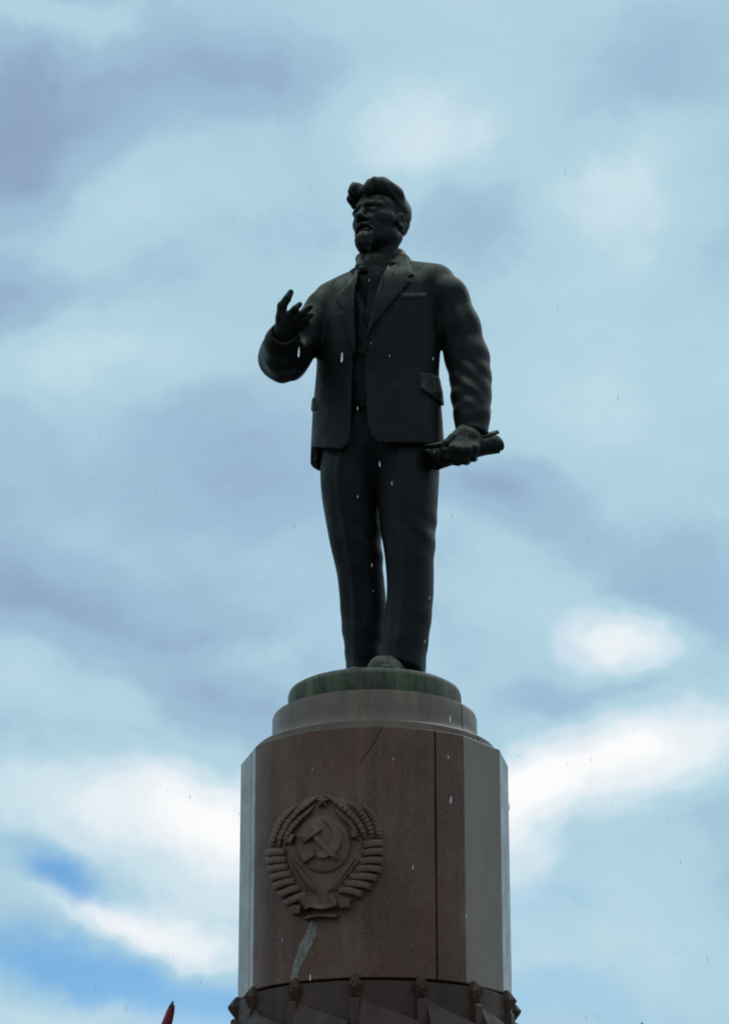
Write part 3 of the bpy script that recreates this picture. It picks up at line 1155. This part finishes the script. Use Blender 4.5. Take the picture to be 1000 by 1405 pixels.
def f_head(P):
    Q = ((P - HC.astype(np.float32)) @ RH.astype(np.float32)) / HS      # (left, forward, up) in life-size metres
    A = np.abs(Q)
    Qs = np.stack([A[:, 0], Q[:, 1], Q[:, 2]], 1)                    # mirrored halves
    d = ell(Q, (0, -.015, .045), (.074, .098, .082))
    d = smin(d, ell(Q, (0, .040, .035), (.066, .056, .062)), .03)
    d = smin(d, ell(Q, (0, .038, -.030), (.063, .056, .070)), .03)
    d = smin(d, rcone(Qs, (.052, .000, -.055), (.018, .070, -.088), .020, .020), .03)      # jaw
    d = smin(d, rcone(Qs, (.045, .060, -.012), (.060, .030, -.006), .018, .016), .025)      # cheekbone
    d = smin(d, rcone(Qs, (.012, .096, .032), (.052, .075, .030), .0135, .011), .010)    # brow
    d = smax(d, -ell(Qs, (.031, .101, .009), (.025, .024, .0155)), .008)                   # eye socket
    d = smin(d, ell(Qs, (.031, .077, .008), (.0175, .0165, .0140)), .006)                    # eyeball
    d = smin(d, rcone(Qs, (.016, .092, .015), (.046, .080, .014), .0048, .0045), .004)       # upper lid
    d = smin(d, rcone(Qs, (.018, .090, .000), (.044, .079, .001), .004, .004), .005)       # lower lid
    d = smin(d, rcone(Q, (0, .092, .022), (0, .117, -.020), .0095, .0135), .010)            # nose
    d = smin(d, ell(Qs, (.0125, .104, -.026), (.010, .012, .009)), .006)                    # nostril wing
    d = smax(d, -ell(Qs, (.008, .108, -.0345), (.0045, .008, .005)), .003)
    d = smin(d, rcone(Qs, (.022, .090, -.020), (.036, .078, -.050), .007, .008), .014)     # cheek fold
    d = smin(d, rcone(Q, (-.014, .090, -.066), (.014, .090, -.066), .0075, .0075), .008)     # lower lip
    # ear
    e = ell(Qs, (.076, -.012, .000), (.012, .022, .034))
    e = smax(e, -ell(Qs, (.090, -.008, .002), (.012, .013, .022)), .006)
    d = smin(d, e, .006)
    # neck
    d = smin(d, rcone(Q, (-.004, -.020, -.050), (-.010, -.030, -.22), .053, .060), .030)
    d = smin(d, rcone(Qs, (.055, -.030, -.050), (.012, .028, -.17), .014, .012), .02)      # neck muscles
    return d * HS


wr = W(389, 458, -.54)
HANDR = [  # each digit: chain of (px, py, dy, radius px)
    [(389, 452, -.56, 10), (386.5, 436, -.62, 8.0), (387, 420, -.66, 6.4), (394, 410, -.68, 5.2), (399, 401, -.68, 4.2)],       # thumb
    [(394, 446, -.60, 8), (398, 432, -.66, 5.8), (405, 424, -.70, 4.7), (411.5, 417.5, -.70, 3.6)],
    [(398, 449, -.58, 8), (405, 438.5, -.64, 5.4), (415, 430, -.70, 4.5), (426, 421, -.72, 3.7)],
    [(399, 453, -.55, 8), (407, 447, -.60, 5.2), (417, 439, -.66, 4.3), (428, 432, -.68, 3.5)],
    [(399, 457, -.52, 7), (407, 454, -.56, 4.8), (415, 449, -.61, 4.0), (423, 443, -.63, 3.3)],
]
wl_ = W(645, 588, -.20)
HANDL = [
    [(634, 594, -.26, 10), (622, 602, -.32, 7.5), (612, 609, -.34, 6.0), (606, 614, -.34, 5.0)],                         # thumb along the roll
    [(634, 604, -.30, 9), (622, 616, -.38, 7.2), (617, 629, -.35, 6.4), (620, 633, -.24, 5.6)],
    [(640, 606, -.30, 9), (630, 618, -.38, 7.4), (626, 632, -.34, 6.6), (629, 634, -.23, 5.6)],
    [(647, 607, -.28, 9), (640, 618, -.36, 7.4), (637, 631, -.33, 6.5), (640, 633, -.22, 5.6)],
    [(653, 606, -.26, 9), (650, 616, -.33, 7.0), (647, 627, -.31, 6.0), (650, 629, -.21, 5.2)],
]


def f_hands(P, right):
    d = None
    for i, dg in enumerate(HANDR if right else HANDL):
        e = chain(P, [(W(x, y, dy), r * pm) for x, y, dy, r in dg], .012)
        d = e if d is None else smin(d, e, .010 if i > 1 else .014)
    if right:
        d = smin(d, chain(P, [(W(388, 470, -.42), 13 * pm), (W(390, 455, -.55), 12 * pm), (W(393, 444, -.58), 13 * pm)], .03), .03)
    else:
        d = smin(d, chain(P, [(W(646, 575, -.18), 14 * pm), (W(645, 592, -.21), 14 * pm), (W(642, 602, -.25), 17 * pm)], .03), .03)
    return d


def f_body(P):
    d = f_head(P)
    d = np.minimum(d, f_hands(P, True))
    d = np.minimum(d, f_hands(P, False))
    # trunk and arms under the clothes
    core_ = smin(rcone(P, W(517, 372, 0), W(517, 560, 0), .14, .20), rcone(P, W(455, 412, .12), W(600, 392, -.10), .09, .09), .05)
    for arm in (armL, armR):
        core_ = smin(core_, chain(P, [(p, r * .62) for p, r in arm], .02), .02)
    d = smin(d, core_, .02)
    return d


lo = np.array([W(352, 500, -.6)[0], D - 1.05, z_at(642, -.4) - .05])
hi = np.array([W(690, 500)[0], D + .42, HC[2] + .42])
sdf_mesh('body', f_body, lo, hi, .0075, M_BRZ, stat, 5)

# ---- hair swept up and back, with the parting notch over the brow


def f_hair(P):
    Q = ((P - HC.astype(np.float32)) @ RH.astype(np.float32)) / HS
    cap = ell(Q, (0, -.026, .055), (.082, .094, .088))
    face = np.maximum(Q[:, 1] - .035 - .25 * (Q[:, 2] - .05), -(Q[:, 2] - .0))
    cap = smax(cap, Q[:, 1] - (.028 + .35 * (Q[:, 2] - .03)), .03)
    cap = smax(cap, (-.052 - Q[:, 2]) + .9 * np.clip(Q[:, 1] + .045, 0, 1), .03)
    d = cap * HS
    fl_ = [
        # main wave on his left
        [(505, 261, -.22, 7.5), (513, 256, -.20, 11.0), (527, 259, -.16, 12.5), (540, 269, -.10, 12.5), (548, 284, -.05, 10.5)],
        [(512, 254, -.14, 9), (525, 257, -.10, 11.5), (539, 269, -.02, 13.5), (547, 287, .04, 12.5), (549, 304, .08, 9.5)],
        [(520, 262, .05, 15), (533, 275, .12, 17), (538, 293, .16, 16), (539, 312, .14, 12), (541, 326, .10, 8)],
        # tuft on his right
        [(487.5, 262, -.10, 9.5), (484.5, 272, -.06, 8.0), (487, 282, 0.02, 6.0)],
        [(493, 262, -.14, 9.0), (488, 260, -.02, 9), (490, 274, .06, 11)],
        [(497, 264, -.20, 5.5), (490, 258, -.16, 7.0), (482.5, 263, -.12, 6.0)],
    ]
    for c in fl_:
        d = smin(d, chain(P, [(W(x, y, dy), r * pm * 1.0) for x, y, dy, r in c], .06 if c[0][0] > 500 else .03), .045 if c[0][0] > 500 else .012)
    # combed strands
    ph = Q[:, 0] * 150 + 60 * (Q[:, 2] - .3 * Q[:, 1]) + 3 * wob(P, 6)
    d = d + .0035 * np.sin(ph * .8) + .0022 * np.sin(ph * 1.9 + 1)
    return d


A, Bq = bounds([W(470, 240, 0), W(568, 330, 0)], .0)
sdf_mesh('hair', f_hair, (W(468, 270, -.3)[0], D - .55, z_at(335, 0)), (W(572, 270)[0] + .02, D + .42, z_at(232, 0)), .0075, M_HAIR, stat)


def f_beard(P):
    Q = ((P - HC.astype(np.float32)) @ RH.astype(np.float32)) / HS
    Qs = np.stack([np.abs(Q[:, 0]), Q[:, 1], Q[:, 2]], 1)
    d = chain(Q, [((0, .088, -.080), .013), ((0, .089, -.098), .024), ((0, .087, -.116), .025), ((0, .083, -.131), .018)], .012)
    d = smin(d, rcone(Qs, (.012, .088, -.094), (.030, .068, -.086), .018, .013), .012)
    d = smin(d, rcone(Qs, (.026, .080, -.092), (.037, .079, -.066), .010, .0065), .012)
    d = d + .0016 * np.sin(Q[:, 0] * 420 + 60 * Q[:, 1] + 2 * wob(P, 9)) 
    m = rcone(Qs, (.003, .102, -.045), (.020, .096, -.049), .0085, .0082)
    m = smin(m, rcone(Qs, (.020, .096, -.049), (.037, .082, -.066), .0080, .0060), .008)
    m = m + .0012 * np.sin(Q[:, 0] * 300 + 500 * Q[:, 2])
    return smin(d, m, .003) * HS


A, Bq = bounds([hp(-.07, .03, -.17), hp(.07, .13, -.03), hp(-.07, .13, -.03), hp(.07, .03, -.17)], .02)
sdf_mesh('beard', f_beard, A, Bq, .0065, M_HAIR, stat)


def f_shirt_collar(P):
    d = chain(P, [(W(497, 371, -.20), .028), (W(496, 362, -.06), .030), (W(520, 356, .13), .035), (W(545, 358, .02), .032), (W(540, 366, -.15), .030), (W(519, 377, -.24), .016)], .03)
    d = smin(d, chain(P, [(W(497, 371, -.20), .028), (W(504, 367, -.20), .018), (W(508, 377, -.22), .012)], .02), .02)
    return d


A, Bq = bounds([W(490, 345, .18), W(556, 385, -.3), W(490, 385, .18), W(556, 345, -.3)], .06)
sdf_mesh('shirt_collar', f_shirt_collar, A, Bq, .010, M_DARK, stat)

# ---- rolled paper in his left hand
V, Fc = [], []
pa, pb = W(596, 627, -.30), W(679, 608, -.16)
ax = pb - pa
Lr = np.linalg.norm(ax)
ax /= Lr
e1 = np.cross(ax, (0, 0, 1.0))
e1 /= np.linalg.norm(e1)
e2 = np.cross(e1, ax)
turns, na, nl = 2.15, 60, 14
for i in range(nl):
    t = i / (nl - 1)
    r0 = np.interp(t, [0, .35, .55, .85, 1], [18.5, 15, 13.5, 13.8, 15.5]) * pm
    for j in range(na):
        s = j / (na - 1)
        a = 2 * math.pi * turns * s + .6
        r = r0 * (1 - .40 * s) * (1 + .03 * math.sin(3 * a + 4 * t))
        end = 0
        if i == 0:
            end = -.05 * math.sin(a * .5 + 1) - .02 * s
        if i == nl - 1:
            end = .028 * math.sin(a * .7) + .015
        q = pa + ax * (Lr * t + end) + r * (math.cos(a) * e1 + math.sin(a) * e2)
        V.append(q)
for i in range(nl - 1):
    for j in range(na - 1):
        Fc.append((i * na + j, i * na + j + 1, (i + 1) * na + j + 1, (i + 1) * na + j))
o = mesh('rolled_paper', V, Fc, M_BRZ, stat, True)
md = o.modifiers.new('thick', 'SOLIDIFY')
md.thickness = .014
md.offset = 0

# ------------------------------------------------------------------ furled flags beyond the pedestal
_n = N('red_cloth')
M_RED = _n.set(Base_Color=_n.mix(_n.noise(22, 4), (.30, .018, .030), (.20, .012, .022)), Roughness=.8)
_n = N('flag_pole_wood')
M_POLE = _n.set(Base_Color=_n.mix(_n.noise(9, 4, .6, _n.mapping((6, 6, .5))), (.10, .075, .05), (.06, .045, .03)), Roughness=.6)


def tube(pts, rads, seg=10, fl=None):
    V, Fc = [], []
    P = np.array(pts, float)
    T = np.gradient(P, axis=0)
    for i, (p, r) in enumerate(zip(P, rads)):
        t = T[i] / np.linalg.norm(T[i])
        a = np.cross(t, (0, 1, 0)); a /= np.linalg.norm(a)
        b = np.cross(a, t)
        for j in range(seg):
            q = 2 * math.pi * j / seg
            rr = r * (fl(i, q) if fl else 1)
            V.append(p + rr * (math.cos(q) * a + math.sin(q) * b))
    for i in range(len(P) - 1):
        for j in range(seg):
            k = (j + 1) % seg
            Fc.append((i * seg + j, i * seg + k, (i + 1) * seg + k, (i + 1) * seg + j))
    Fc += [tuple(range(seg))[::-1], tuple((len(P) - 1) * seg + j for j in range(seg))]
    return V, Fc


for (tx, ty, lx, ly, dy, lab) in ((238, 1373, 227, 1405, -.5, 'furled red flag leaning on its pole beside the pedestal'),
                                  (880, 1402.5, 884, 1436, -.2, 'upright furled red flag standing alone right of the pedestal')):
    tip = W(tx, ty, dy)
    low = W(lx, ly, dy)
    dirv = (low - tip) / np.linalg.norm(low - tip)
    foot = tip + dirv * (tip[2] / -dirv[2])
    t = empty('furled_flag', foot)
    tag(t, lab, 'flag')
    at = lambda s: tip + dirv * s
    u = 5.1e-3
    Lp = np.linalg.norm(foot - tip)
    mesh('pole', *tube([at(.03), at(Lp)], [.014, .018], 12), M_POLE, t, True, 40)
    mesh('finial', *tube([at(0), at(.012), at(.03), at(.05)], [.002, .008, .012, .018], 10), M_POLE, t, True)
    ss = np.linspace(.026, 1.25, 26)
    rr = np.interp(ss, [.026, .05, .17, .5, 1.0, 1.25], [.016, .022, .034, .060, .055, .012])
    mesh('cloth', *tube([at(s) + np.array([.006 * math.sin(s * 9), .01 * math.cos(s * 7), 0]) for s in ss], rr, 18,
                        lambda i, q: 1 + .16 * math.sin(3 * q + i * .4) + .07 * math.sin(7 * q)), M_RED, t, True)
    mesh('stand', *tube([foot + np.array([0, 0, .05]), foot + np.array([0, 0, .045]), foot + np.array([0, 0, .0])], [.03, .2, .22], 20), M_POLE, t)

# ------------------------------------------------------------------ falling rain
_n = N('rain_water')
M_RAIN = _n.set(Base_Color=(.95, .97, 1.0), Roughness=.12, IOR=1.33, Transmission_Weight=.65)
rr_ = random.Random(11)
V, Fc = [], []
drops = [(rr_.uniform(-3.4, 3.4), rr_.uniform(3.5, 13.5), rr_.uniform(1.0, 10.5), .55) for _ in range(480)]
drops += [tuple(W(410, 484, -12.2)) + (.65,), tuple(W(469, 491, -12.0)) + (.6,)]
for x, y, z, k in drops:
    k *= rr_.uniform(.7, 1.15)
    b0 = len(V)
    lean = rr_.uniform(-.00012, .00012)
    for h, r in ((-.016, .0), (-.013, .0017), (-.005, .0024), (.006, .0021), (.016, .0009), (.020, .0)):
        for q in range(6):
            V.append((x + lean * h * 400 * k + r * k * math.cos(q * math.pi / 3), y + r * k * math.sin(q * math.pi / 3), z + h * k))
    for i in range(5):
        for q in range(6):
            w = (q + 1) % 6
            Fc.append((b0 + i * 6 + q, b0 + i * 6 + w, b0 + i * 6 + 6 + w, b0 + i * 6 + 6 + q))
rain = mesh('rain', V, Fc, M_RAIN, None, True)
tag(rain, 'pale raindrops falling through the air before the statue', 'rain', None, 'stuff')
